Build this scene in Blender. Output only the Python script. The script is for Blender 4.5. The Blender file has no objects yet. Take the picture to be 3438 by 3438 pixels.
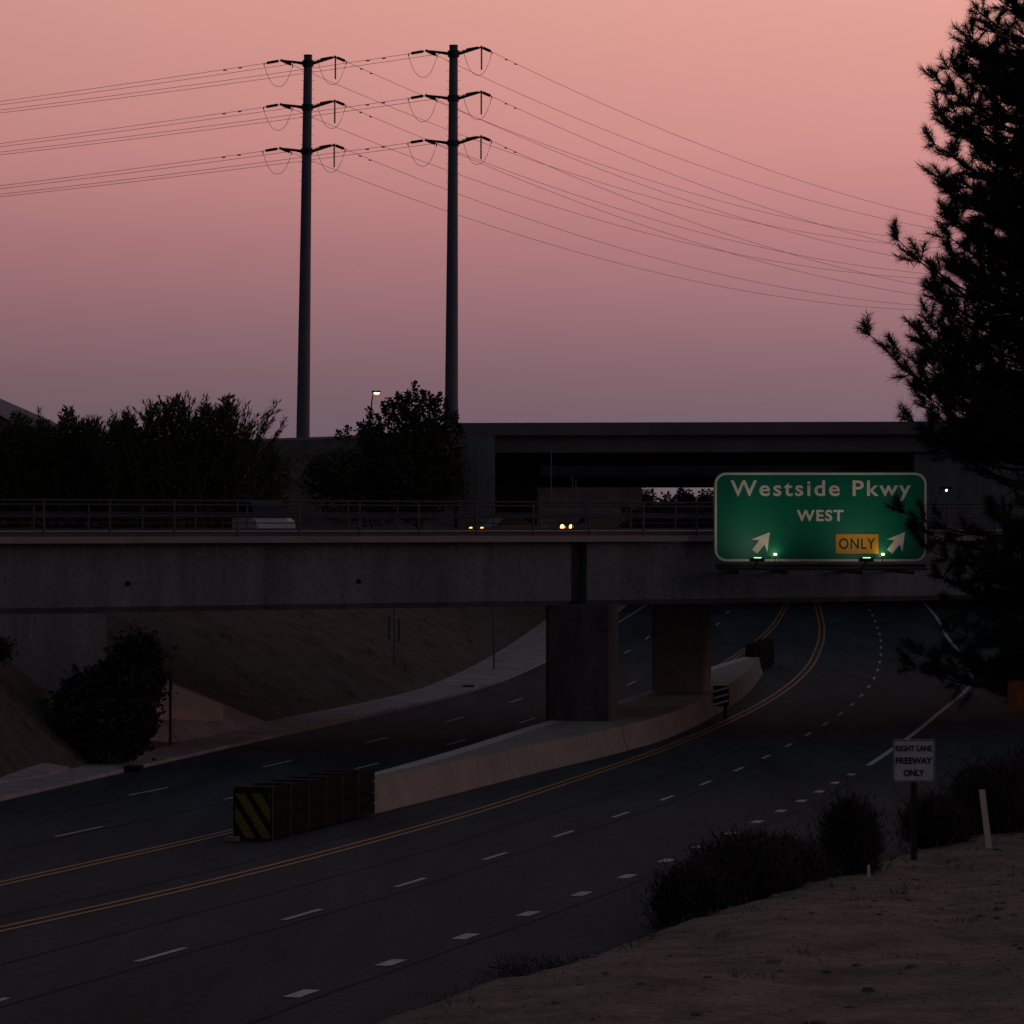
import bpy, math, random
import numpy as np
from mathutils import Vector, Matrix
random.seed(7); rng = np.random.default_rng(7)
S = bpy.context.scene
C = S.collection
# ------------------------------------------------------------------ camera, sky, light
# Datum: z = 0 is the height of the photographer's eye (about the bridge deck). Metres. +Y is ahead.
cam = bpy.data.cameras.new('Camera'); co = bpy.data.objects.new('Camera', cam); C.objects.link(co)
co.location = (0, 0, 0); co.rotation_euler = (math.radians(90), 0, 0)
cam.sensor_width = 36; cam.lens = 121.1; cam.shift_y = 0.0124
cam.clip_start = 0.5; cam.clip_end = 6000
S.camera = co
S.render.engine = 'CYCLES'
S.view_settings.view_transform = 'Standard'; S.view_settings.look = 'None'
S.view_settings.exposure = 0.0; S.view_settings.gamma = 1.0

def lin(r, g, b):
    f = lambda c: (c/255/12.92) if c/255 <= .04045 else ((c/255+.055)/1.055)**2.4
    return (f(r), f(g), f(b), 1)

def make_world():
    w = bpy.data.worlds.new('World'); S.world = w; w.use_nodes = True
    nt = w.node_tree; nt.nodes.clear(); N = nt.nodes.new; L = nt.links.new
    out = N('ShaderNodeOutputWorld'); bg = N('ShaderNodeBackground')
    tc = N('ShaderNodeTexCoord'); sep = N('ShaderNodeSeparateXYZ'); L(tc.outputs['Generated'], sep.inputs[0])
    def ramp_of(stops):
        ramp = N('ShaderNodeValToRGB'); L(sep.outputs['Z'], ramp.inputs[0]); el = ramp.color_ramp.elements
        el[0].position, el[0].color = stops[0][0], lin(*stops[0][1])
        el[1].position, el[1].color = stops[-1][0], lin(*stops[-1][1])
        for p, c in stops[1:-1]:
            e = el.new(p); e.color = lin(*c)
        return ramp.outputs[0]
    # ahead and to the right: pink afterglow over a grey-mauve horizon; behind: the blue-grey of the earth's shadow
    front = ramp_of([(0.0, (104, 92, 102)), (0.03, (117, 96, 105)), (0.043, (130, 100, 107)), (0.06, (150, 110, 116)), (0.083, (177, 122, 124)),
                     (0.108, (203, 140, 136)), (0.152, (221, 158, 147)), (0.21, (205, 154, 148)), (0.30, (134, 116, 124)), (0.45, (82, 80, 90)), (0.7, (58, 63, 74)), (1.0, (52, 59, 71))])
    back = ramp_of([(0.0, (46, 47, 54)), (0.15, (54, 56, 64)), (0.35, (53, 58, 69)), (1.0, (52, 59, 71))])
    dt = N('ShaderNodeVectorMath'); dt.operation = 'DOT_PRODUCT'; L(tc.outputs['Generated'], dt.inputs[0]); dt.inputs[1].default_value = (.92, .66, 0)
    m0 = N('ShaderNodeMath'); m0.operation = 'ADD'; L(dt.outputs['Value'], m0.inputs[0]); m0.inputs[1].default_value = 0.34
    cl = N('ShaderNodeMath'); cl.operation = 'SMOOTH_MAX'; L(m0.outputs[0], cl.inputs[0]); cl.inputs[1].default_value = 0.; cl.inputs[2].default_value = .25
    mx = N('ShaderNodeMix'); mx.data_type = 'RGBA'; mx.clamp_factor = False; L(cl.outputs[0], mx.inputs['Factor']); L(back, mx.inputs['A']); L(front, mx.inputs['B'])
    L(mx.outputs['Result'], bg.inputs['Color']); bg.inputs['Strength'].default_value = 1.0
    L(bg.outputs[0], out.inputs[0])
make_world()
sun = bpy.data.lights.new('Afterglow', 'SUN'); sun.energy = 0.012; sun.angle = math.radians(60); sun.color = (1.0, .72, .6)
so = bpy.data.objects.new('Afterglow', sun); C.objects.link(so)
so.rotation_euler = (math.radians(70), 0, math.radians(50))

# ------------------------------------------------------------------ materials
MATS = {}
def mat(name, col, rough=.85, var=.25, scale=3., bump=0., bscale=20., metal=0., spec=.3, col2=None, stretch=(1, 1, 1)):
    if name in MATS: return MATS[name]
    m = bpy.data.materials.new(name); m.use_nodes = True; nt = m.node_tree; N = nt.nodes.new; L = nt.links.new
    b = nt.nodes['Principled BSDF']; b.inputs['Roughness'].default_value = rough; b.inputs['Metallic'].default_value = metal
    b.inputs['Specular IOR Level'].default_value = spec
    geo = N('ShaderNodeNewGeometry'); mp = N('ShaderNodeMapping'); mp.inputs['Scale'].default_value = stretch
    L(geo.outputs['Position'], mp.inputs[0])
    nz = N('ShaderNodeTexNoise'); nz.inputs['Scale'].default_value = scale; nz.inputs['Detail'].default_value = 6
    nz.inputs['Roughness'].default_value = .65; L(mp.outputs[0], nz.inputs['Vector'])
    r = N('ShaderNodeValToRGB'); c2 = col2 or tuple(c*(1-var) for c in col); c1 = tuple(min(1, c*(1+var)) for c in col)
    r.color_ramp.elements[0].position = .32; r.color_ramp.elements[1].position = .68
    r.color_ramp.elements[0].color = (*c2, 1); r.color_ramp.elements[1].color = (*c1, 1)
    L(nz.outputs[0], r.inputs[0])
    nz3 = N('ShaderNodeTexNoise'); nz3.inputs['Scale'].default_value = bscale; nz3.inputs['Detail'].default_value = 3
    L(geo.outputs['Position'], nz3.inputs['Vector'])
    mr = N('ShaderNodeMapRange'); mr.inputs[1].default_value = .25; mr.inputs[2].default_value = .75
    mr.inputs[3].default_value = 1-var*.8; mr.inputs[4].default_value = 1+var*.8
    L(nz3.outputs[0], mr.inputs[0])
    sc = N('ShaderNodeVectorMath'); sc.operation = 'SCALE'; L(r.outputs[0], sc.inputs[0]); L(mr.outputs[0], sc.inputs['Scale'])
    L(sc.outputs[0], b.inputs['Base Color'])
    if bump:
        bp = N('ShaderNodeBump'); bp.inputs['Strength'].default_value = bump; bp.inputs['Distance'].default_value = .05
        L(nz3.outputs[0], bp.inputs['Height']); L(bp.outputs[0], b.inputs['Normal'])
    MATS[name] = m; return m
def glow(name, col, strength):
    m = bpy.data.materials.new(name); m.use_nodes = True; b = m.node_tree.nodes['Principled BSDF']
    b.inputs['Base Color'].default_value = (*col, 1); b.inputs['Emission Color'].default_value = (*col, 1)
    b.inputs['Emission Strength'].default_value = strength; return m
asphalt = mat('asphalt', (.032, .049, .057), .9, .5, .55, .25, 9, spec=.2, stretch=(1, .09, 1))
deckasp = mat('deck asphalt', (.10, .09, .10), .75, .2, .5)
concrete = mat('concrete', (.29, .27, .27), .9, .16, .7, .1, 14)
conc_old = mat('weathered concrete', (.155, .182, .192), .9, .3, 1.1, .15, 8, stretch=(1, 1, .12))
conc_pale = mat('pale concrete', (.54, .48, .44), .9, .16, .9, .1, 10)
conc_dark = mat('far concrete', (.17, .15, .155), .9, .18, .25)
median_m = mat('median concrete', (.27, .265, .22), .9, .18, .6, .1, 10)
walk_m = mat('gutter concrete', (.34, .315, .31), .9, .3, .7, .1, 6)
dirt = mat('dirt', (.24, .185, .145), 1, .3, .9, .9, 7, col2=(.115, .088, .07))
slope_m = mat('embankment soil', (.085, .070, .055), 1, .45, .8, .8, 5)
paint_w = mat('white road paint', (.58, .57, .60), .7, .35, 6)
paint_y = mat('yellow road paint', (.42, .20, .055), .6, .25, 5)
steel = mat('galvanised steel', (.13, .14, .18), .6, .12, .6, metal=.2)
rail_m = mat('railing steel', (.075, .078, .085), .5, .15, 3, metal=.4)
darkmetal = mat('dark metal', (.035, .033, .036), .5, .2, 5, metal=.3)
insul = mat('insulator', (.025, .022, .025), .35, .1, 5)
cable_m = mat('cable', (.16, .09, .08), .5, .1, 5)
rubber = mat('black plastic', (.012, .012, .013), .95, .3, 4, spec=.05)
yellow_p = mat('yellow sheeting', (.24, .17, .03), .5, .25, 5)
green_p = mat('green sign sheeting', (.0, .165, .092), .45, .10, 1.2)
white_p = mat('white sign sheeting', (.80, .72, .62), .5, .10, 4)
orange_p = mat('yellow sign sheeting', (.75, .34, .015), .5, .1, 3)
black_p = mat('black lettering', (.02, .015, .012), .6, .1, 4)
grey_p = mat('dull white sign sheeting', (.60, .62, .70), .5, .14, 4)
brown_p = mat('faded orange sheeting', (.20, .075, .02), .6, .3, 4)
bark = mat('bark', (.06, .045, .038), 1, .4, 6, .6, 20)
needle = mat('pine needles', (.035, .042, .030), .8, .35, 2)
leaf_a = mat('shrub leaves', (.075, .095, .045), .8, .4, 1.2)
leaf_b = mat('tree leaves', (.040, .048, .030), .8, .4, 1.0)
leaf_c = mat('dark scrub', (.040, .036, .032), .9, .35, 1.5)
dry = mat('dry brush', (.055, .045, .04), .9, .35, 2)
glass = mat('car glass', (.02, .02, .025), .15, .05, 3, spec=.6)
tyre_m = mat('tyre rubber', (.02, .02, .02), .8, .1, 5)
hole_m = mat('hole', (.012, .011, .012), 1, .1, 5)

# ------------------------------------------------------------------ helpers
class MB:
    def __init__(s): s.v = []; s.f = []
    def add(s, vs, fs):
        o = len(s.v); s.v += [tuple(v) for v in vs]; s.f += [tuple(i+o for i in f) for f in fs]; return s
    def box(s, c, d, M=None):
        x, y, z = d[0]/2, d[1]/2, d[2]/2
        vs = [Vector((a*x, b*y, e*z)) for a in (-1, 1) for b in (-1, 1) for e in (-1, 1)]
        if M is not None: vs = [M @ v for v in vs]
        return s.add([v+Vector(c) for v in vs], [(0, 1, 3, 2), (4, 6, 7, 5), (0, 4, 5, 1), (2, 3, 7, 6), (0, 2, 6, 4), (1, 5, 7, 3)])
    def prism(s, poly, off):   # polygon (3d points) extruded by a vector
        n = len(poly); off = Vector(off); a = [Vector(p) for p in poly]
        return s.add(a+[p+off for p in a], [tuple(range(n-1, -1, -1)), tuple(range(n, 2*n))]+[(i, (i+1) % n, (i+1) % n+n, i+n) for i in range(n)])
    def tube(s, pts, rad, n=8, cap=True):
        pts = [Vector(p) for p in pts]; m = len(pts)
        if not hasattr(rad, '__len__'): rad = [rad]*m
        o = len(s.v); up = Vector((0, 0, 1)); prev = None
        for i, p in enumerate(pts):
            t = (pts[min(i+1, m-1)]-pts[max(i-1, 0)]).normalized()
            a = up if abs(t.z) < .95 else Vector((1, 0, 0))
            u = t.cross(a).normalized(); w = u.cross(t)
            for k in range(n):
                q = 2*math.pi*k/n; s.v.append(tuple(p+(u*math.cos(q)+w*math.sin(q))*rad[i]))
        for i in range(m-1):
            for k in range(n):
                s.f.append((o+i*n+k, o+i*n+(k+1) % n, o+(i+1)*n+(k+1) % n, o+(i+1)*n+k))
        if cap:
            s.f.append(tuple(o+k for k in range(n-1, -1, -1))); s.f.append(tuple(o+(m-1)*n+k for k in range(n)))
        return s
    def build(s, name, m, parent=None, smooth=False):
        me = bpy.data.meshes.new(name); me.from_pydata(s.v, [], s.f); me.update()
        me.materials.append(m)
        if smooth: me.polygons.foreach_set('use_smooth', [True]*len(me.polygons))
        o = bpy.data.objects.new(name, me); C.objects.link(o)
        if parent: o.parent = parent
        return o
def tag(o, label, cat, group=None, kind=None):
    o['label'] = label; o['category'] = cat
    if group: o['group'] = group
    if kind: o['kind'] = kind
    return o
def struct(o): o['kind'] = 'structure'; return o
def thing(name, label, cat, group=None):
    o = bpy.data.objects.new(name, None); C.objects.link(o); o.empty_display_size = .3
    return tag(o, label, cat, group)
def based(o, loc):    # put the Empty at the thing's base and keep the children (built in world space) in place
    o.location = loc
    for c in o.children: c.location = Vector(c.location)-Vector(loc)
    return o
def text_mesh(body, size, bold=0., track=1.):
    cu = bpy.data.curves.new('t', 'FONT'); cu.body = body; cu.size = size; cu.offset = bold; cu.space_character = track
    cu.align_x = 'CENTER'; cu.extrude = .006; cu.resolution_u = 4
    o = bpy.data.objects.new('t', cu); C.objects.link(o); bpy.context.view_layer.update()
    me = bpy.data.meshes.new_from_object(o.evaluated_get(bpy.context.evaluated_depsgraph_get()))
    bpy.data.objects.remove(o); me.materials.clear(); return me
def text_part(name, body, size, m, parent, centre, width, height, bold=0., track=1.):
    me = text_mesh(body, size, bold, track); v = np.empty(len(me.vertices)*3); me.vertices.foreach_get('co', v); v = v.reshape(-1, 3)
    lo, hi = v.min(0), v.max(0); w = np.empty_like(v)
    w[:, 0] = centre[0]+(v[:, 0]-(lo[0]+hi[0])/2)*width/(hi[0]-lo[0])
    w[:, 2] = centre[2]+(v[:, 1]-(lo[1]+hi[1])/2)*height/(hi[1]-lo[1])
    w[:, 1] = centre[1]-v[:, 2]
    me.vertices.foreach_set('co', w.ravel()); me.update(); me.materials.append(m)
    o = bpy.data.objects.new(name, me); C.objects.link(o); o.parent = parent; return o

# ------------------------------------------------------------------ ground, roads
def H(Y):      # depth of the sunken road below the datum: a sag curve under the bridge
    Y = np.asarray(Y, float); g0, g1, Yc, w = -.0354, .03317, 140.2, 40.
    h = 8.057-(g0*(Y-Yc)+(g1-g0)*w*np.log1p(np.exp((Y-Yc)/w))-(g1-g0)*w*np.log(2))
    return np.maximum(h, .86)
def line(pts):
    a = np.array(pts, float); a = a[np.argsort(a[:, 1])]
    # smooth the hand-measured line a little
    ys = np.arange(a[0, 1], a[-1, 1]+.1, 2.); xs = np.interp(ys, a[:, 1], a[:, 0])
    k = np.hanning(13); k /= k.sum(); xp = np.concatenate([2*xs[0]-xs[6:0:-1], xs, 2*xs[-1]-xs[-2:-8:-1]]); xs = np.convolve(xp, k, 'valid')
    s0 = (xs[6]-xs[0])/(ys[6]-ys[0]); s1 = (xs[-1]-xs[-8])/(ys[-1]-ys[-8])
    ys = np.concatenate([[ys[0]-200], ys, [ys[-1]+400]]); xs = np.concatenate([[xs[0]-200*s0], xs, [xs[-1]+400*s1]])
    return lambda Y: np.interp(Y, ys, xs)
CEN = line([(-5.36, 52.5), (-3.66, 59.5), (-2.02, 66.6), (-.39, 73.9), (1.24, 81.5), (2.82, 88.5), (4.37, 96), (5.91, 103.5), (7.42, 111.1), (8.9, 118.5), (10.38, 126.6), (11.78, 134.4), (13.14, 141.9), (14.32, 148.3), (15.51, 155.8), (16.62, 162.7), (17.66, 169.7), (18.63, 176.7), (19.52, 183.6), (20.35, 190.6), (21.17, 197.6), (21.95, 204.9), (22.75, 212.4), (23.4, 219.2), (24.05, 226.3), (24.63, 233.5), (25.23, 240.8), (25.81, 248.4), (26.38, 256.1)])
RLN = line([(-2.84, 47.1), (-1.78, 51.3), (-.74, 55.6), (.28, 59.7), (1.31, 64.2), (2.31, 68.5), (3.37, 73.2), (4.23, 77.2), (6.29, 86.6), (7.23, 90.9), (8.22, 95.8), (10.09, 105.1), (11.89, 113.8)])
EDG = line([(11.7, 112.8), (11.89, 113.8), (13.75, 123.5), (15.75, 134), (18.82, 150.3), (21.6, 164), (23.3, 174), (25.2, 190), (27.39, 217.4), (29.6, 240), (30.82, 257.1)])
YRT = line([(-8.45, 56.9), (-6.81, 62.9), (-5, 70.6), (-.93, 89.8), (1.99, 105.4), (4.08, 115.7), (6.75, 129.7), (10.3, 149.1), (11.68, 156.9), (14.27, 173.1), (16.55, 189.7), (19.04, 211.9), (20.52, 227.8), (22.54, 254.2)])
YLT = line([(-9.9, 66.6), (-8.61, 73), (-6.75, 81.7), (-4.9, 92), (-2.2, 109), (1.0, 127), (5.2, 151), (10.4, 181), (15.16, 211.9), (17.64, 230.9), (20.18, 254.2)])
LA = line([(-13.3, 84.4), (-10.36, 99), (-7.64, 113.8), (-4.95, 128.3), (-2.36, 142.3), (.22, 156.9), (3.2, 176), (6.5, 198.5), (8.22, 212.8), (12, 250)])
LB = line([(-10.29, 82.3), (-7.5, 97.5), (-4.55, 112.9), (-1.94, 127.1), (.68, 141.9), (5.77, 169.6), (9.6, 198), (13.24, 225.9), (14.84, 240.8)])
LED = line([(-11.2, 115), (-4, 152), (-.58, 171.9), (1.88, 190.7), (5, 215), (9.5, 252)])
XLO = line([(-14.02, 94.4), (-12.21, 109.3), (-9.22, 128.6), (-4.9, 149.5), (-1.75, 164.3), (.8, 182), (2.4, 196), (5.2, 222), (8, 250)])
XUP = line([(-15.2, 97), (-14.83, 99.8), (-12.9, 112), (-9.95, 137), (-7.4, 147.5), (-4.14, 162.1), (-1.86, 182.8), (.2, 205), (2.26, 229.6), (4, 250)])
XRT = line([(-5.0, 33), (-3.1, 39.1), (-1.6, 43.9), (.9, 51.6), (4.0, 61.1), (7.5, 71.1), (12.2, 84.3), (17.0, 98), (20.5, 112), (23.5, 128), (26.6, 150), (29.5, 176), (32, 205), (35, 240), (37, 262)])
PLAT = -.85
def sstep(t): t = np.clip(t, 0, 1); return t*t*(3-2*t)
def terrain(X, Y):
    X = np.asarray(X, float); Y = np.asarray(Y, float); base = -H(Y)-.07
    dl = XUP(Y)-.1-X
    sl = .95+(.52-.95)*sstep((Y-114)/16)
    zl = base+np.maximum(dl, 0)*sl
    dr = X-XRT(Y)
    near = 1-sstep(Y/40.)
    far = sstep((Y-100)/40.)
    zr = base+.52*sstep(dr/1.6)*(1-far)+np.maximum(dr, 0)*(.035+.21*near+.35*far)
    z = np.where(dl > 0, zl, np.where(dr > 0, zr, base))
    lim = PLAT+.0*X
    lim = np.where(dr > 0, np.where(Y < 60, -1.62, PLAT), lim)
    return np.minimum(z, np.maximum(lim, base))
def bumps(X, Y):
    return .10*np.sin(.55*X-.30*Y+1.2*np.sin(.2*Y))*np.sin(.17*Y+.5*X)+.03*np.sin(3.1*X+1.9*np.sin(.8*Y))*np.sin(1.7*Y)+.06*np.sin(X*.9+1.7*np.sin(Y*.31))*np.sin(Y*.47+X*.2)+.05*np.sin(2.3*X+.7*Y)*np.sin(1.1*Y-1.3*X)
def grid_mesh(name, xs, ys, zf, m):
    XX, YY = np.meshgrid(xs, ys); ZZ = zf(XX, YY); nx, ny = len(xs), len(ys)
    v = np.stack([XX, YY, ZZ], -1).reshape(-1, 3)
    f = [(j*nx+i, j*nx+i+1, (j+1)*nx+i+1, (j+1)*nx+i) for j in range(ny-1) for i in range(nx-1)]
    me = bpy.data.meshes.new(name); me.from_pydata(v.tolist(), [], f); me.update(); me.materials.append(m)
    me.polygons.foreach_set('use_smooth', [True]*len(me.polygons))
    o = bpy.data.objects.new(name, me); C.objects.link(o); return o
def ground_z(X, Y):
    z = terrain(X, Y); dr = X-XRT(Y); dl = XUP(Y)-.1-X
    b = bumps(X, Y)*np.where(dr > .4, np.minimum((dr-.4)/2, 1), np.where(dl > .4, np.minimum((dl-.4)/2, 1)*1.2, 0))
    return z+b
xs = np.concatenate([np.arange(-2600, -200, 200), np.arange(-200, -44, 12), np.arange(-44, 46, .6), np.arange(46, 200, 12), np.arange(200, 2601, 200)])
ys = np.concatenate([np.arange(-60, 30, 5), np.arange(30, 130, .7), np.arange(130, 270, 2), np.arange(270, 480, 10), np.arange(480, 1000, 40), np.arange(1000, 5001, 400)])
gm = grid_mesh('ground', xs, ys, ground_z, slope_m); struct(gm)
# the bare dirt verge beside the near road gets the pale dirt material: same sheet, second slot by face position
gm.data.materials.append(dirt)
nx = len(xs); cent = np.empty(len(gm.data.polygons)*3); gm.data.polygons.foreach_get('center', cent); cent = cent.reshape(-1, 3)
isd = (cent[:, 0] > XRT(cent[:, 1])-1) & (cent[:, 1] < 104)
gm.data.polygons.foreach_set('material_index', isd.astype(int))

def ribbon(name, fl, fr, Ys, dz, m, parent=None, nc=1):
    b = MB(); rows = []
    for Y in Ys:
        a, c = float(fl(Y)), float(fr(Y)); z = -float(H(Y))+dz
        rows.append([(a+(c-a)*k/nc, Y, z) for k in range(nc+1)])
    n = nc+1; b.v = [p for r in rows for p in r]
    b.f = [(j*n+i, j*n+i+1, (j+1)*n+i+1, (j+1)*n+i) for j in range(len(rows)-1) for i in range(nc)]
    return b.build(name, m, parent)
road = struct(ribbon('road', XLO, lambda Y: XRT(Y)+.25, np.arange(-40, 470, 2.), 0., asphalt, None, 6))
walk = MB()
Ys = np.arange(40, 330, 2.)
for a, c in zip(Ys[:-1], Ys[1:]):
    q = []
    for Y in (a, c):
        lo, hi = float(XLO(Y))-.02, float(XUP(Y))-.35; zz = -float(H(Y))
        q += [(lo, Y, zz-.05), (lo-.02, Y, zz+.11), (hi, Y, zz+.16), (hi, Y, zz-.1)]
    walk.add(q, [(0, 4, 5, 1), (1, 5, 6, 2), (2, 6, 7, 3)])
struct(walk.build('pavement', walk_m))
def dash(fn, Y0, length, width, m, name):
    # a painted dash along the curve, ends squared to the line
    ys_ = np.linspace(Y0-length/2, Y0+length/2, 6); b = MB(); vs = []
    for Y in ys_:
        x = float(fn(Y)); t = Vector((float(fn(Y+.5)-fn(Y-.5)), 1, 0)).normalized(); n = Vector((t.y, -t.x, 0))*width/2
        z = -float(H(Y))+.012
        vs += [(x-n.x, Y-n.y, z), (x+n.x, Y+n.y, z)]
    b.add(vs, [(2*i, 2*i+1, 2*i+3, 2*i+2) for i in range(5)]); return b.build(name, m, road)
def along(fn, Y0, Y1, step):    # stations at equal arc length
    g = np.arange(Y0, Y1, .25); x = fn(g); s = np.concatenate([[0], np.cumsum(np.hypot(np.diff(x), .25))])
    return np.interp(np.arange(0, s[-1], step), s, g)
for Y in along(CEN, 45.35, 262, 7.38): dash(CEN, Y, 2.25*min(1, .96), .12, paint_w, 'lane_dash')
for Y in along(RLN, 38.4, 110, 4.42): dash(RLN, Y, .95, .24, paint_w, 'lane_dash')
for Y in along(LA, 84.4, 262, 14.75): dash(LA, Y, 3.7, .11, paint_w, 'lane_dash')
for Y in along(LB, 67.3, 262, 15.1): dash(LB, Y, 3.7, .11, paint_w, 'lane_dash')
def solid(fn, off, Y0, Y1, width, m, name):
    r = np.arange(Y0, Y1, 1.5)
    ribbon(name, lambda Y: fn(Y)+off-width/2, lambda Y: fn(Y)+off+width/2, r, .011, m, road)
for o_ in (-.16, .16): solid(YRT, o_, 30, 300, .13, paint_y, 'yellow_line')
for o_ in (-.15, .15): solid(YLT, o_, 30, 300, .13, paint_y, 'yellow_line')
solid(EDG, 0, 112.5, 300, .2, paint_w, 'edge_line'); solid(LED, 0, 172, 300, .12, paint_w, 'edge_line')

tar = mat('tar seam', (.026, .038, .044), .95, .3, 4, spec=.1)
for fn, off in ((CEN, -1.9), (CEN, .35), (RLN, .4), (LA, .3), (LB, .3), (YRT, -1.0)):
    r = np.arange(40, 200, 1.2); wv = lambda Y, a=off: a+.05*np.sin(Y*.21+a)+.02*np.sin(Y*.9)
    ribbon('tar_seam', lambda Y: fn(Y)+wv(Y)-.03, lambda Y: fn(Y)+wv(Y)+.03, r, .006, tar, road)
# ------------------------------------------------------------------ widened median barrier and its furniture
def zr(Y): return -float(H(Y))
near_t = line([(-3.95, 88.3), (-1.05, 101.5), (1.09, 110.9), (3.2, 118.5), (5.5, 128), (8.53, 146.4), (11.0, 163), (12.9, 180)])
far_t = line([(-4.45, 88.3), (-1.7, 106), (-.1, 117), (1.6, 127), (5.6, 147.3), (9.2, 167.9), (12.1, 180)])
mb = MB(); st = np.linspace(88.3, 180, 40); vs = []
for Y in st:
    a, c = float(far_t(Y)), float(near_t(Y)); z = zr(Y); tp = z+.86
    vs += [(a-.22, Y, z-.05), (a-.12, Y, z+.3), (a, Y, tp), (c, Y, tp), (c+.12, Y, z+.3), (c+.24, Y, z-.05)]
fs = [(i*6+k, i*6+k+1, (i+1)*6+k+1, (i+1)*6+k) for i in range(len(st)-1) for k in range(5)]
fs += [tuple(range(5, -1, -1)), tuple((len(st)-1)*6+k for k in range(6))]
mbar = mb.add(vs, fs).build('median_barrier', median_m); tag(mbar, 'long pale concrete median barrier widening around the two bridge columns', 'barrier')
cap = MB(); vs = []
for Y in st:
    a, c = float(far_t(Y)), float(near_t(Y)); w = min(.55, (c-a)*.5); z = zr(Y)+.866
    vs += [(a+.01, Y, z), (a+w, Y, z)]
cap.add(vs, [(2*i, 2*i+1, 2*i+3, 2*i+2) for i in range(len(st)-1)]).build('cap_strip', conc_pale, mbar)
for Yj in (121.3, 146.):   # formed joints in the near face
    x = float(near_t(Yj)); z = zr(Yj)
    MB().prism([(x+.005, Yj, z+.87), (x+.125, Yj, z+.3), (x+.25, Yj, z), (x+.262, Yj, z), (x+.137, Yj, z+.3), (x+.017, Yj, z+.87)], (0, .09, 0)).build('joint', hole_m, mbar)

def cushion(label, p0, p1, hgt, wid, bays, stripes=True, flip=False):
    t = thing('crash_cushion', label, 'crash cushion', 'crash cushions on the median')
    a, b = Vector(p0), Vector(p1); d = (b-a); Lg = d.length; d.normalize(); n = Vector((-d.y, d.x, 0)).normalized(); up = Vector((0, 0, 1))
    R = Matrix((d, n, up)).transposed()
    for k in range(bays):      # each bay is a black module; fender panels overlap
        c = a+d*(Lg*(k+.5)/bays)
        m = MB(); m.box(c+up*(hgt*.5+.03), (Lg/bays*.93, wid*.9, hgt*.93), R).build('module', rubber, t)
        for s in (-1, 1):
            f = MB()
            for r in range(4):
                f.box(c+n*s*(wid*.47)+up*(hgt*(.16+.23*r)), (Lg/bays*1.06, .05, hgt*.205), R)
            f.build('fender_panel', mat('fender plastic', (.016, .016, .017), .95, .4, 3, spec=.05), t)
        MB().box(a+d*(Lg*k/bays)+up*hgt*.52, (.05, wid*1.0, hgt*1.01), R).build('diaphragm', darkmetal, t)
    if stripes:
        nose = a-d*.06
        MB().box(nose+up*hgt*.5, (.08, wid*1.05, hgt*.98), R).build('nose_panel', black_p, t)
        fx = nose-d*.052
        W_, Hh = wid*1.0, hgt*.84
        for q in (-.42, .02, .46, .9):       # diagonal yellow bands clipped to the panel
            pts = []
            for (u, v) in ((q, 1), (q+.26, 1), (q+.26+.75, 0), (q+.75, 0)): pts.append((u, v))
            poly = clip01(pts)
            if len(poly) > 2:
                MB().prism([fx+n*(-(u-.5))*-W_*-1*1.0+up*(hgt*.06+v*Hh) for u, v in poly], -d*.012).build('stripe', yellow_p, t)
        MB().box(nose-d*.1+up*.06+n*.45, (.35, .3, .1), R).build('anchor_block', concrete, t)
    return based(t, p0)
def clip01(p):
    def cl(p, f, g):
        o = []
        for i in range(len(p)):
            a, b = p[i-1], p[i]; fa, fb = f(a), f(b)
            if (fa >= 0) != (fb >= 0):
                s = fa/(fa-fb); o.append((a[0]+(b[0]-a[0])*s, a[1]+(b[1]-a[1])*s))
            if fb >= 0: o.append(b)
        return o
    for f in (lambda q: q[0]-.03, lambda q: .97-q[0], lambda q: q[1], lambda q: 1-q[1]):
        p = cl(p, f, None)
        if not p: return []
    return p
cushion('black crash cushion with yellow diagonal stripes on its nose, at the near end', (-5.92, 79.0, zr(79)), (-3.95, 88.2, zr(88.2)), 1.22, .88, 6)
cushion('small dark crash cushion at the far end of the median barrier', (12.6, 180.2, zr(180)+.05), (13.9, 187.5, zr(187.5)), 1.45, .75, 4, False)
om = thing('object_marker', 'small striped marker board on a short post beside the median barrier', 'marker')
bx, by = 8.85, 143.0; z = zr(by)
MB().box((bx, by, z+.35), (.14, .1, .7)).build('post', darkmetal, om)
Rz = Matrix.Rotation(math.radians(-16), 3, 'Y')
bd = MB().box((bx-.18, by-.08, z+.95), (.66, .04, .86)).build('board', black_p, om)
for k in range(3): MB().box((bx-.18, by-.115, z+.68+.27*k), (.66, .03, .085), Rz).build('stripe', grey_p, om)
based(om, (bx, by, z))

# ------------------------------------------------------------------ near bridge
U = Vector((.8438, .5366, 0)); V = Vector((-.5366, .8438, 0)); O = Vector((0, 123.2, 0))
def B(s, v, z): return O+U*s+V*v+Vector((0, 0, z))
RB = Matrix((U, V, Vector((0, 0, 1)))).transposed()
bridge = thing('road_bridge', 'low concrete girder bridge with steel pipe railing crossing the sunken road', 'bridge')
def sbar(b, s0, s1, v0, v1, z0, z1): return b.box(B((s0+s1)/2, (v0+v1)/2, (z0+z1)/2), (s1-s0, v1-v0, z1-z0), RB)
SA = -15.65        # abutment face station
HJ = 2.95          # hinge station
def girder(s0, s1, v0, name):
    b = MB(); prof = [(v0, -.62), (v0+.02, -2.75), (v0+.22, -2.945), (9.2, -2.945), (9.4, -2.75), (9.42, -.62)]
    b.prism([B(s0, v, z) for v, z in prof], U*(s1-s0)); b.prism([B(s0, 22.2-v, z) for v, z in prof][::-1], U*(s1-s0)); return b.build(name, conc_old, bridge)
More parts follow.
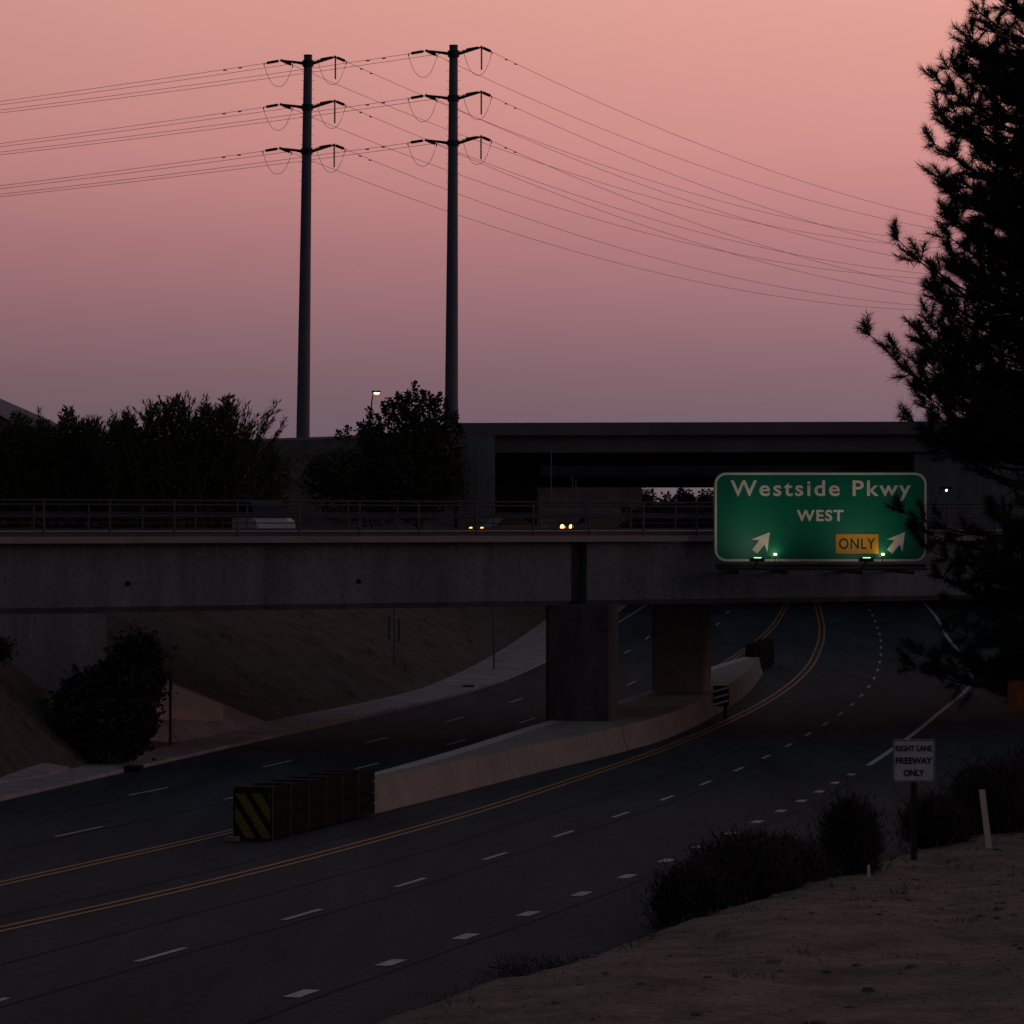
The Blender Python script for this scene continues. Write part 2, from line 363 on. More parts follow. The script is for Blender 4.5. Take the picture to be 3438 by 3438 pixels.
g1 = girder(-60, HJ, .62, 'girder'); g2 = girder(HJ+.55, 80, .42, 'girder')
for vv in (5.2, 17.): MB().box(B(HJ+.27, vv, -1.75), (.60, 8.95, 2.1), RB).build('hinge_diaphragm', mat('joint shade', (.05, .05, .05), 1, .3, 2), bridge)  # near-black fill carries the shadow of the hinge gap in its colour
slab = MB()      # crowned deck slab with its edge lip
slab.prism([B(-60, v, z) for v, z in [(0, -.62), (0, -.40), (9.6, -.30), (9.6, -.62)]], U*140); slab.prism([B(-60, v, z) for v, z in [(12.6, -.62), (12.6, -.30), (22.2, -.40), (22.2, -.62)]], U*140); slab.build('deck_slab', concrete, bridge)  # halves parted by an unseen gap, added to let light under the bridge
rs = MB(); rs.prism([B(-60, v, z) for v, z in [(1.9, -.36), (1.9, -.30), (9.4, -.18), (9.4, -.25)]], U*140); rs.prism([B(-60, v, z) for v, z in [(12.8, -.25), (12.8, -.18), (20.3, -.30), (20.3, -.36)]], U*140); rs.build('roadway', deckasp, bridge)
for v0 in (.45, 20.3): sbar(MB(), -60, 80, v0, v0+1.45, -.41, -.26).build('curb', conc_dark, bridge)
for v0 in (.14, 21.95):
    rl = MB(); 
    for zz, r in ((.81, .045), (.40, .03), (.30, .03), (.06, .018), (-.17, .022), (-.26, .022)):
        rl.tube([B(s, v0, zz) for s in (-60, -20, 20, 80)], r, 6)
    rail = rl.build('railing', rail_m, bridge)
    for k in range(58):
        s = -59+2.4*k
        MB().box(B(s, v0, .2), (.055, .055, 1.22), RB).build('post', rail_m, rail)
for s in (-14.9, -5.95, 11.0, 20.0):
    MB().tube([B(s, .60, -1.98), B(s, .80, -1.98)], .09, 10).build('vent_hole', hole_m, g1 if s < HJ else g2)
pier_m = mat('dark column concrete', (.10, .095, .09), .95, .35, 1.2, .2, 8, stretch=(1, 1, .2))  # darker concrete for the first column, with vertical streaks
def column(cx, cy, wx, wy, zb, cm=None):
    b = MB(); ang = math.radians(12); r = Matrix.Rotation(-ang, 3, 'Z'); ch = .12
    pl = [(-wx/2+ch, -wy/2), (wx/2-ch, -wy/2), (wx/2, -wy/2+ch), (wx/2, wy/2-ch), (wx/2-ch, wy/2), (-wx/2+ch, wy/2), (-wx/2, wy/2-ch), (-wx/2, -wy/2+ch)]
    b.prism([Vector((cx, cy, zb))+r @ Vector((x, y, 0)) for x, y in pl], (0, 0, -2.94-zb+.05)); return b.build('column', cm or conc_dark, bridge)
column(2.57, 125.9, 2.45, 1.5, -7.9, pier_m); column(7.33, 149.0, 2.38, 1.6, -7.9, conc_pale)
# abutment and wing wall on the left, in the plane of the girder face
wing = MB(); wing.prism([B(SA, .66, -2.95), B(SA, .66, -8.6), B(-60, .66, -8.6), B(-60, .66, -2.95)], V*21); wing.build('abutment', conc_old, bridge)
wr = MB(); wr.prism([B(50, .66, -2.95), B(50, .66, -9), B(80, .66, -9), B(80, .66, -2.95)], V*21); wr.build('abutment', conc_old, bridge)
bridge.location = (0, 0, 0)
# slope paving beside the left abutment
sp = thing('slope_paving', 'pale concrete slope paving wedge at foot of the left abutment', 'paving')
top = [(-14.6, 128.5, -5.75), (-13.3, 130.5, -5.78), (-9.75, 137, -7.86), (-12.0, 123.6, -7.8), (-13.25, 117, -6.5)]
MB().prism(top, (0, 0, -1.4)).build('lower_slab', walk_m, sp)
up_ = [(-14.45, 127.6, -5.72), (-13.45, 129.6, -5.76), (-11.0, 131.5, -7.0), (-11.9, 128.2, -7.02), (-13.6, 121.5, -6.22)]
MB().prism([(x, y, z+.06) for x, y, z in up_], (0, 0, -.5)).build('upper_slab', conc_pale, sp)
based(sp, (-12.5, 127, -8))
ap = MB().prism([(-17.2, 103.5, -6.6), (-13.75, 107.0, -7.52), (-14.15, 103.5, -7.5), (-15.6, 97.5, -7.45), (-17.5, 97.5, -6.6)], (0, 0, -1.)).build('concrete_apron', walk_m)
tag(ap, 'sloping concrete apron beside the left pavement at the picture edge', 'apron')
for (x, y, lab) in ((-12.0, 109.2, 'dark storm drain opening in the left kerb, nearer the camera'), (-2.1, 166.5, 'dark storm drain opening in the left kerb beyond the bridge')):
    tag(MB().box((x, y, zr(y)+.09), (.55, .9, .17)).build('storm_drain', hole_m), lab, 'drain')

# ------------------------------------------------------------------ overhead guide sign
Ysg = 126.0
def SG(x, y): return ((x-966)*Ysg/6500, (990-y)*Ysg/6500)      # measured sign face layout -> metres on the sign plane
sg = thing('guide_sign', 'green overhead freeway guide sign reading Westside Pkwy West, lit from below', 'sign')
x0, z1 = 7.38, 1.935; x1, z0 = 15.2, -1.375
def rrect(x0, x1, z0, z1, r, y, n=8):
    p = []
    for cx, cz, a in ((x1-r, z1-r, 0), (x0+r, z1-r, 90), (x0+r, z0+r, 180), (x1-r, z0+r, 270)):
        for k in range(n+1):
            q = math.radians(a+90*k/n); p.append((cx+r*math.cos(q), y, cz+r*math.sin(q)))
    return p
MB().prism(rrect(x0, x1, z0, z1, .46, Ysg), (0, .06, 0)).build('panel', green_p, sg)
bo = rrect(x0+.035, x1-.035, z0+.035, z1-.035, .42, Ysg-.012); bi = rrect(x0+.115, x1-.115, z0+.115, z1-.115, .35, Ysg-.012); n = len(bo)
MB().add(bo+bi, [(i, (i+1) % n, (i+1) % n+n, i+n) for i in range(n)]).build('border', white_p, sg)
text_part('legend', 'Westside Pkwy', .6, white_p, sg, (11.29, Ysg-.012, 1.245), 6.6, .76, .010, 1.18)
text_part('legend', 'WEST', .5, white_p, sg, (11.27, Ysg-.012, .335), 1.72, .42, .014, 1.15)
def arrow(cx, cz):
    s = 1.0; d = Vector((math.cos(math.radians(52)), 0, math.sin(math.radians(52)))); q = Vector((-d.z, 0, d.x))
    pts = [(-.42, -.12), (.02, -.12), (-.14, -.37), (.50, 0.0), (-.14, .37), (.02, .12), (-.42, .12)]
    MB().prism([Vector((cx, Ysg-.014, cz))+d*a*s*.98+q*b*s for a, b in pts], (0, .01, 0)).build('arrow', white_p, sg)
arrow(9.13, -.66); arrow(14.07, -.66)
pl = MB().box((12.62, Ysg-.02, -.70), (1.56, .03, .71)).build('only_plaque', orange_p, sg)
text_part('legend', 'ONLY', .4, black_p, sg, (12.62, Ysg-.042, -.695), 1.32, .40, .004, 1.12)
MB().box((11.3, Ysg-.45, -1.62), (7.6, .5, .08)).box((11.3, Ysg-.68, -1.50), (7.6, .05, .06)).box((11.3, Ysg+.14, -1.50), (7.7, .12, .14)).build('walkway', darkmetal, sg)
for bx_ in (8.2, 10.0, 12.7, 14.6):
    yb = 123.2+.636*bx_+.55
    MB().box((bx_, (Ysg-.6+yb)/2, -1.75), (.12, yb-Ysg+.6, .14)).box((bx_, Ysg+.16, .2), (.12, .14, 3.1)).build('bracket', darkmetal, sg)
lampg = glow('lamp lens', (.35, 1.0, .5), 3.); glint_m = glow('reflected lamp glint', (1.0, .86, .42), 4.)  # the warm glow serves the added reflection only
for lx in (8.80, 12.72):
    f_ = MB().box((lx, Ysg-2.3, -1.26), (.52, .24, .13)).tube([(lx, Ysg-2.3, -1.31), (lx, Ysg-.6, -1.62)], .03, 6).build('sign_light', darkmetal, sg)
    MB().box((lx+.02, Ysg-2.28, -1.187), (.26, .14, .02)).build('lens', lampg, f_)
    w_ = MB().tube([(lx+.74, Ysg-.6, -1.6), (lx+.80, Ysg-.40, -1.12)], .018, 6).box((lx+.80, Ysg-.38, -1.09), (.16, .06, .09)).build('added_glint_lamp', darkmetal, sg)  # added lamp head standing in for the fixture's reflection on the panel
    MB().box((lx+.80, Ysg-.335, -1.08), (.12, .02, .075)).box((lx+.80, Ysg-.42, -1.08), (.11, .02, .07)).build('lens', glint_m, w_)  # glowing pads drawn for the reflected highlight, not a real lens
    for dx, dy, e, col, sz in ((.02, -2.25, 9., (1., .93, .78), .25), (.80, -.30, .5, (1., .85, .5), .1)):  # first entry is the fixture, second is added for the reflection
        la = bpy.data.lights.new('sign lamp and glint', 'AREA'); la.energy = e; la.size = sz; la.spread = math.radians(125); la.color = col; lo_ = bpy.data.objects.new('lamp_glow', la); C.objects.link(lo_)
        lo_.location = (lx+dx, Ysg+dy, -1.15); lo_.rotation_euler = (math.radians(90+48), 0, 0); lo_.parent = sg
based(sg, (11.3, Ysg, -1.6))

# ------------------------------------------------------------------ roadside signs
rsn = thing('lane_sign', 'square white roadside sign reading right lane freeway only on a dark post', 'sign')
yq = 66.0; cx, cz = 7.70, -4.52; gz = float(ground_z(7.7, yq))
MB().box((cx, yq+.03, (gz-.3+cz)/2), (.11, .09, cz-gz+.3)).build('post', darkmetal, rsn)
MB().prism(rrect(cx-.405, cx+.405, cz-.405, cz+.405, .045, yq, 4), (0, -.02, 0)).build('panel', grey_p, rsn)
bo = rrect(cx-.395, cx+.395, cz-.395, cz+.395, .04, yq-.026, 4); bi = rrect(cx-.38, cx+.38, cz-.38, cz+.38, .03, yq-.026, 4); n = len(bo)
MB().add(bo+bi, [(i, (i+1) % n, (i+1) % n+n, i+n) for i in range(n)]).build('border', black_p, rsn)
text_part('legend', 'RIGHT LANE', .12, black_p, rsn, (cx, yq-.024, cz+.235), .70, .115, .003)
text_part('legend', 'FREEWAY', .12, black_p, rsn, (cx, yq-.024, cz), .70, .125, .004)
text_part('legend', 'ONLY', .12, black_p, rsn, (cx, yq-.024, cz-.235), .40, .125, .004)
based(rsn, (cx, yq, gz))
osn = thing('warning_sign', 'faded orange roadside sign on a dark post at the right edge, under the pine', 'sign')
yq = 72.0; gz = float(ground_z(10.6, yq))
MB().box((10.75, yq, -3.58), (.78, .03, .64)).build('panel', brown_p, osn)
MB().box((10.75, yq+.05, (gz-.3-3.3)/2), (.10, .07, -3.3-gz+.3)).build('post', darkmetal, osn); based(osn, (10.75, yq, gz))
dm = MB(); yq = 68.0; gz = float(ground_z(9.43, yq))
dm.prism([(9.37, yq, gz-.1), (9.49, yq, gz-.1), (9.33, yq-.06, gz+1.16), (9.21, yq-.06, gz+1.16)], (0, .025, 0))
tag(dm.build('delineator_post', white_p), 'thin white delineator post leaning left on the dirt verge', 'post')
sk = MB().box((6.42, 62.0, float(ground_z(6.42, 62))+.05), (.05, .04, .34)).build('wooden_stake', white_p); tag(sk, 'tiny pale stake in the dirt beside the round bush', 'stake')
pp = thing('sign_post', 'slender dark sign post seen edge on before the slope paving', 'sign post')
MB().tube([(-12.15, 122.5, -8.1), (-12.15, 122.5, -5.3)], .05, 8).build('post', darkmetal, pp)
MB().box((-12.12, 122.46, -5.5), (.06, .6, .75)).build('panel', darkmetal, pp); based(pp, (-12.15, 122.5, -8.0))
pq = thing('sign_post', 'thin grey pole carrying two narrow plates on the embankment under the bridge', 'sign post')
gz = float(ground_z(-5.75, 168.5))
MB().tube([(-5.75, 168.5, gz-.2), (-5.75, 168.5, -1.5)], .045, 8).build('post', steel, pq)
for dx in (-.26, .22): MB().box((-5.75+dx, 168.4, -5.05-.1*(dx > 0)), (.13, .04, 1.1)).build('plate', steel, pq)
based(pq, (-5.75, 168.5, gz))
pz = MB(); gz = float(ground_z(-.95, 181)); pz.tube([(-.95, 181, gz-.2), (-.95, 181, -2.2)], .05, 8)
tag(pz.build('utility_pole', steel), 'thin bare pole on the embankment left of the first column', 'pole')

# ------------------------------------------------------------------ far freeway overpass
fo = thing('freeway_overpass', 'wide dark concrete freeway overpass behind the bridge', 'overpass')
def fp(x, y, z): return Vector((x, y-(x+4)*.10, z))
def slab3(name, xa, xb, ya, yb, za, zb, m, par):
    return MB().prism([fp(xa, ya, za), fp(xb, ya, za), fp(xb, ya, zb), fp(xa, ya, zb)], (0, yb-ya, 0)).build(name, m, par)
slab3('parapet', -4.0, 90, 252, 252.4, 6.55, 7.45, conc_dark, fo); slab3('parapet', -4.0, 90, 310, 310.4, 6.55, 7.4, conc_dark, fo)
slab3('girder', -1.25, 90, 252.7, 309.5, 5.28, 6.5, conc_dark, fo)
slab3('deck', -4.0, 90, 252.05, 310.2, 6.5, 6.62, conc_dark, fo)
slab3('rear_girder', -1.25, 90, 313, 402, 4.3, 7.1, conc_dark, fo)
slab3('abutment', -4.0, -1.25, 251.8, 402, -2, 6.5, conc_old, fo)
slab3('return_wall', -1.25, 2.2, 266, 402, -2, 5.2, conc_dark, fo)
slab3('rear_wall', 1.9, 9.7, 259, 260, -2, 2.8, walk_m, fo)
slab3('abutment', 29.2, 90, 253.2, 402, -2, 5.2, conc_old, fo)
based(fo, (0, 252, PLAT))
emb = MB(); sec = [(-2, 246, PLAT-.5), (-2, 253, 6.2), (-2, 300, 6.2), (-2, 318, PLAT-.5)]
xs_ = [-4.05, -8, -13, -18, -24, -34, -60, -110]; tops = [7.2, 6.9, 6.6, 6.45, 6.2, 6.0, 5.6, 5.0]
vs = []
for x, tp in zip(xs_, tops):
    dy = -(x+4)*.10
    vs += [(x, 238+dy, PLAT-.4), (x, 253+dy, tp-.25), (x, 256+dy, tp), (x, 304+dy, tp), (x, 322+dy, PLAT-.4)]
emb.add(vs, [(i*5+k, i*5+k+1, (i+1)*5+k+1, (i+1)*5+k) for i in range(len(xs_)-1) for k in range(4)])
struct(emb.build('freeway_embankment', slope_m))
# hedge under the far overpass
def leaves(b, pts, size, aspect=.55, upright=0.):
    P = np.asarray(pts); n = len(P)
    d = rng.normal(size=(n, 3)); d[:, 2] = np.abs(d[:, 2])*.6+upright; d /= np.linalg.norm(d, axis=1)[:, None]
    e = np.cross(d, rng.normal(size=(n, 3))); e /= np.linalg.norm(e, axis=1)[:, None]+1e-9
    L_ = size*(.65+.7*rng.random(n))[:, None]; W_ = L_*aspect*.5
    v = np.stack([P, P+d*L_*.5+e*W_, P+d*L_, P+d*L_*.5-e*W_], 1).reshape(-1, 3)
    o = len(b.v); b.v += v.tolist(); b.f += [(o+4*i, o+4*i+1, o+4*i+2, o+4*i+3) for i in range(n)]
    return b
def blob(n, c, r, shell=.5):
    q = rng.normal(size=(n, 3)); q /= np.linalg.norm(q, axis=1)[:, None]; rad = (shell+(1-shell)*rng.random(n)**.5)[:, None]
    return np.array(c)+q*rad*np.array(r)
hedge = MB()
pts = np.stack([7.0+rng.random(4500)*14.5, 222+rng.random(4500)*2.2, PLAT+rng.random(4500)*2.0], 1); pts[:, 1] += .5*pts[:, 0]*.2
pts[:, 2] += .12*np.sin(pts[:, 0]*2.1)
leaves(hedge, pts, .3); hedge.box((14.5, 224.8, .0), (13.6, 1.2, 1.7))
tag(hedge.build('hedge', leaf_c), 'dark clipped hedge between the bridge railing and the far overpass', 'hedge')

# ------------------------------------------------------------------ trees, shrubs
def broad_tree(name, label, base, lobes, leafsize, m, nper, shoots, group=None, cat='tree'):
    t = thing(name, label, cat, group); bx_, by_, bz_ = base
    tr = MB(); topz = max(c[2] for c, r in lobes)
    tr.tube([(bx_, by_, bz_-.3), (bx_+.1, by_, bz_+(topz-bz_)*.35), (bx_-.05, by_+.1, topz-.4)], [.22, .17, .08], 8)
    for c, r in lobes: tr.tube([(bx_+.05, by_, bz_+(c[2]-bz_)*.3), tuple((Vector((bx_, by_, bz_))+Vector(c))/2+Vector((0, 0, .4))), c], [.1, .07, .03], 6)
    tr.build('trunk', bark, t)
    cr = MB()
    for c, r in lobes:
        leaves(cr, blob(int(nper*r[0]*r[2]), c, r), leafsize)
        cr_in = blob(int(nper*.35*r[0]*r[2]), c, (r[0]*.7, r[1]*.7, r[2]*.7), .1); leaves(cr, cr_in, leafsize*1.5, .8)
    for (x, y, z, h, rad) in shoots:       # leafy leaders standing above the crown
        k = int(26*h/.3); zz = rng.random(k); a = rng.random(k)*6.283; rr = rad*np.sqrt(rng.random(k))*(1.0-.15*zz)
        leaves(cr, np.stack([x+rr*np.cos(a), y+rr*np.sin(a), z+zz*h], 1), leafsize*.85, .7, .2)
    cr.build('crown', m, t); return based(t, base)
YT = 205.; k_ = YT/6500
def at(x, y, Y): return ((x-966)*Y/6500, Y, (990-y)*Y/6500)
lob = []
for (x, y, rx, rz) in ((785, 800, 72, 62), (760, 860, 80, 70), (820, 850, 62, 75), (845, 905, 40, 60), (715, 880, 55, 60), (700, 830, 30, 45), (650, 890, 60, 50), (605, 905, 40, 45), (790, 930, 95, 60), (680, 940, 100, 60)):
    c = at(x, y, YT+random.uniform(-1, 1)); lob.append((c, (rx*k_, min(rx*k_, 2.0), rz*k_)))
sh = []
for (x, y, h, r) in ((735, 752, 14, 6), (752, 742, 18, 6), (770, 740, 16, 6), (783, 722, 26, 7), (798, 738, 20, 6), (812, 742, 16, 6), (828, 742, 20, 6), (842, 752, 18, 6), (697, 770, 34, 7), (712, 782, 26, 7), (728, 770, 28, 8), (656, 806, 16, 8), (680, 798, 24, 9), (690, 806, 20, 8), (858, 778, 16, 7), (868, 800, 20, 8), (640, 812, 12, 8), (716, 800, 20, 7), (724, 760, 20, 6), (745, 758, 20, 8), (765, 750, 18, 8), (790, 752, 24, 9), (820, 756, 22, 9), (845, 768, 20, 9)):
    c = at(x, y+h+8, YT-.3); sh.append((c[0], c[1]+random.uniform(-.6, .6), c[2], (h+8)*k_, r*k_*.9))
broad_tree('leafy_tree', 'dense dark round tree with knobbly leaf clusters before the right power pole', (at(790, 990, YT)[0], YT, PLAT), lob, .24, leaf_b, 260, sh)

def feathery(name, label, cx, Y, half, heights, nst, m):
    t = thing(name, label, 'shrub', 'feathery shrubs behind the bridge railing'); st_ = MB(); cr = MB(); k = Y/6500
    P = []
    for i in range(nst):
        u = random.uniform(-1, 1); u = round(u*9)/9+random.gauss(0, .03); x = cx+u*half
        tp = np.interp(x, [a for a, _ in heights], [b for _, b in heights])*random.choice((.72, .8, .86, .9, .94, .99))
        lean = random.gauss(.15*u, .34); yy = Y+random.uniform(-1.6, 1.6); L_ = tp-PLAT; n_ = 9
        pts_ = []
        for j in range(n_+1):
            q = j/n_; pts_.append((x+lean*L_*.55*q*q, yy+random.uniform(-.03, .03), PLAT-.1+L_*q-.06*abs(lean)*L_*q**3))
        st_.tube(pts_, [.03*(1-.85*j/n_)+.004 for j in range(n_+1)], 3, False)
        for j in range(3, n_+1):
            a, b_ = Vector(pts_[j-1]), Vector(pts_[j]); d = (b_-a).normalized()
            for _ in range(20):
                p = a+(b_-a)*random.random(); side = Vector((random.gauss(0, 1), random.gauss(0, 1), random.gauss(0, .5))).normalized()
                dd = (d*.9+side*.8).normalized(); e = dd.cross(side+Vector((.01, .02, .03))).normalized(); l = random.uniform(.25, .5)
                o = len(cr.v); cr.v += [tuple(p), tuple(p+dd*l*.5+e*.03), tuple(p+dd*l), tuple(p+dd*l*.5-e*.03)]; cr.f.append((o, o+1, o+2, o+3))
    st_.build('stem', bark, t)
    n_ = int(half*2*1500); X = cx+rng.uniform(-1, 1, n_)*half*1.02; hh = np.interp(X, [a for a, _ in heights], [b for _, b in heights])
    Z = PLAT+(hh-PLAT)*(.89+.05*np.sin(X*2.3+cx)+.05*np.sin(X*5.1+cx))*rng.random(n_)**.7; leaves(cr, np.stack([X, Y+rng.uniform(-1.3, 1.3, n_), Z], 1), .34, .32, .5)
    cr.build('foliage', m, t); return based(t, (cx, Y, PLAT))
def hs(lst, Y): return [((x-966)*Y/6500, (990-y)*Y/6500) for x, y in lst]
Yf = 168.
feathery('feathery_shrub', 'tall feathery shrub behind the railing, left of the left power pole', at(338, 0, Yf)[0], Yf, 3.2, hs([(200, 790), (240, 768), (290, 755), (325, 735), (370, 742), (405, 748), (430, 742), (455, 768), (480, 785), (497, 830)], Yf), 150, leaf_a)
Yf = 172.
feathery('feathery_shrub', 'feathery shrub at the far left edge behind the railing', at(85, 0, Yf)[0], Yf, 4.1, hs([(-60, 800), (0, 790), (50, 775), (110, 765), (145, 768), (200, 782), (240, 800)], Yf), 120, leaf_a)
Yf = 185.
feathery('feathery_shrub', 'low sparse shrub in the gap before the left power pole', at(508, 0, Yf)[0], Yf, .9, hs([(465, 860), (500, 838), (545, 845), (570, 880)], Yf), 24, leaf_a)
def clump(name, label, c, r, n, size, m, aspect=.12, up=.6, group=None, stems=14):
    t = thing(name, label, 'bush', group); b = MB(); cs = c if isinstance(c, list) else [c]; c = cs[0]
    P = np.concatenate([blob(n, q, np.array(r)*random.uniform(.75, 1.3), .15) for q in cs]); rng.shuffle(P); n = len(P)
    else_ = n*3//4
    if aspect >= .2: P[else_:] = P[else_:]+rng.normal(size=(n-else_, 3))*np.array(r)*.32
    if aspect < .2: P[n//2:] = np.array(c)+rng.normal(size=(n-n//2, 3))*np.array(r)*.40; gz_ = ground_z(P[:, 0], P[:, 1]); P[:, 2] = np.maximum(P[:, 2], gz_-.02)
    leaves(b, P, size, aspect, up); leaves(b, P[:n//3], size*.8, .6 if aspect > .3 else .12, .2)
    b.build('foliage', m, t)
    sb = MB(); g0_ = float(ground_z(c[0], c[1]))
    for i in range(stems):
        a = random.uniform(0, 6.28); sb.tube([(c[0], c[1], g0_-.1), (c[0]+math.cos(a)*r[0]*.5, c[1]+math.sin(a)*r[1]*.5, c[2]+r[2]*.3), (c[0]+math.cos(a)*r[0]*.8, c[1]+math.sin(a)*r[1]*.8, c[2]+r[2]*random.uniform(.3, .8))], [.02, .012, .004], 4)
    sb.build('stem', bark, t)
    return based(t, (c[0], c[1], g0_))
# roadside scrub on the verge
def scrub(label, X, Y, r, n, size=.2, stems=14):
    g = float(ground_z(X, Y)); clump('roadside_bush', label, (X, Y, g+r[2]*.45), r, int(n*1.8), size*1.25, dry, .07, .8, 'dry bushes along the near verge', stems)
scrub('low ragged bush nearest the camera, left end of the verge bushes', 3.0, 57.2, (.75, .7, .75), 3200)
scrub('broad dark bush second along the verge from the left', 4.0, 59.4, (.95, .8, .9), 4000)
scrub('low dark bush merging into the round one on the verge', 5.0, 61.5, (.65, .7, .6), 2200)
scrub('tall round dark bush left of the white lane sign', 6.25, 63.6, (.62, .7, 1.0), 4200)
scrub('dark bush behind the post of the white lane sign', 8.7, 70.5, (.9, .9, .75), 3600)
scrub('dark bush below the faded orange sign', 10.5, 75, (1.2, 1.0, 1.1), 4500)
scrub('dark bush at the right picture edge on the verge', 12.4, 79.5, (1.3, 1.1, 1.1), 4200)
scrub('faint sparse weeds at the road edge near the bottom', .35, 49.6, (.9, .6, .2), 380, .11, 4)
clump('slope_bush', 'big dark bush on the slope before the left bridge abutment', [(-12.75, 112.0, -5.6), (-12.15, 112.2, -4.3), (-12.1, 112.2, -5.2), (-13.75, 111.4, -5.7), (-13.3, 111.6, -5.5), (-12.3, 111.4, -6.4), (-13.3, 111.2, -6.4), (-12.6, 112, -5.0), (-13.9, 110.9, -6.2), (-12.5, 111.2, -7.0), (-13.2, 110.8, -6.9)], (.72, .8, .72), 2000, .24, leaf_c, .5, .1)
clump('slope_bush', 'small bush at the left picture edge under the bridge', (-16.6, 109.5, -4.0), (.75, .7, .5), 1500, .2, leaf_c, .5, .1)
# dry litter on the dirt verge
lit = MB(); n = 3500; Y_ = rng.uniform(36, 92, n); X_ = XRT(Y_)+.5+rng.random(n)**1.1*np.maximum(1., Y_*.16-XRT(Y_)+1.5); Z_ = ground_z(X_, Y_)
leaves(lit, np.stack([X_, Y_, Z_], 1), .07, .16, .25)
tag(lit.build('dry_grass_litter', mat('straw', (.15, .12, .09), .9, .5, 4)), 'thin dry grass litter scattered on the dirt verge', 'grass', kind='stuff')
wd = MB()
for i in range(170):      # dry weeds: on the verge and on the far embankment
    if i < 60: y = random.uniform(38, 88); x = float(XRT(y))+random.uniform(-.3, 1.)*random.random()*8+.2; hh = .16
    else: y = random.uniform(112, 215); x = float(XUP(y))-random.uniform(.6, 11); hh = .3
    k = 26; q = rng.normal(size=(k, 2))*.5*hh*1.6; leaves(wd, np.stack([x+q[:, 0], y+q[:, 1], ground_z(x+q[:, 0], y+q[:, 1])-.02], 1), hh, .06, 1.1)
tag(wd.build('dry_weeds', mat('weeds', (.10, .085, .06), .9, .4, 3)), 'sparse dry weeds on the verge and the embankment', 'weeds', kind='stuff')
rk = MB(); n = 420; Y_ = rng.uniform(37, 90, n); X_ = XRT(Y_)+.8+rng.random(n)*np.maximum(1., Y_*.16-XRT(Y_)+1.); Z_ = ground_z(X_, Y_)
for x, y, z in zip(X_, Y_, Z_):
    s = random.uniform(.015, .05)*random.choice((1, 1, 1, 1.8)); a0 = random.random()*6; o = len(rk.v)
    for rr, zz in ((1., -.2), (.85, .45)):
        for k in range(6): q = a0+k*1.047; w = rr*s*random.uniform(.75, 1.25); rk.v.append((x+w*1.3*math.cos(q), y+w*math.sin(q), z+s*zz*random.uniform(.7, 1.2)))
    rk.v.append((x+s*random.uniform(-.2, .2), y, z+s*random.uniform(.55, .8)))
    for k in range(6): rk.f += [(o+k, o+(k+1) % 6, o+6+(k+1) % 6, o+6+k), (o+6+k, o+6+(k+1) % 6, o+12)]
tag(rk.build('small_stones', dirt), 'small stones and clods scattered on the dirt verge', 'stones', kind='stuff')

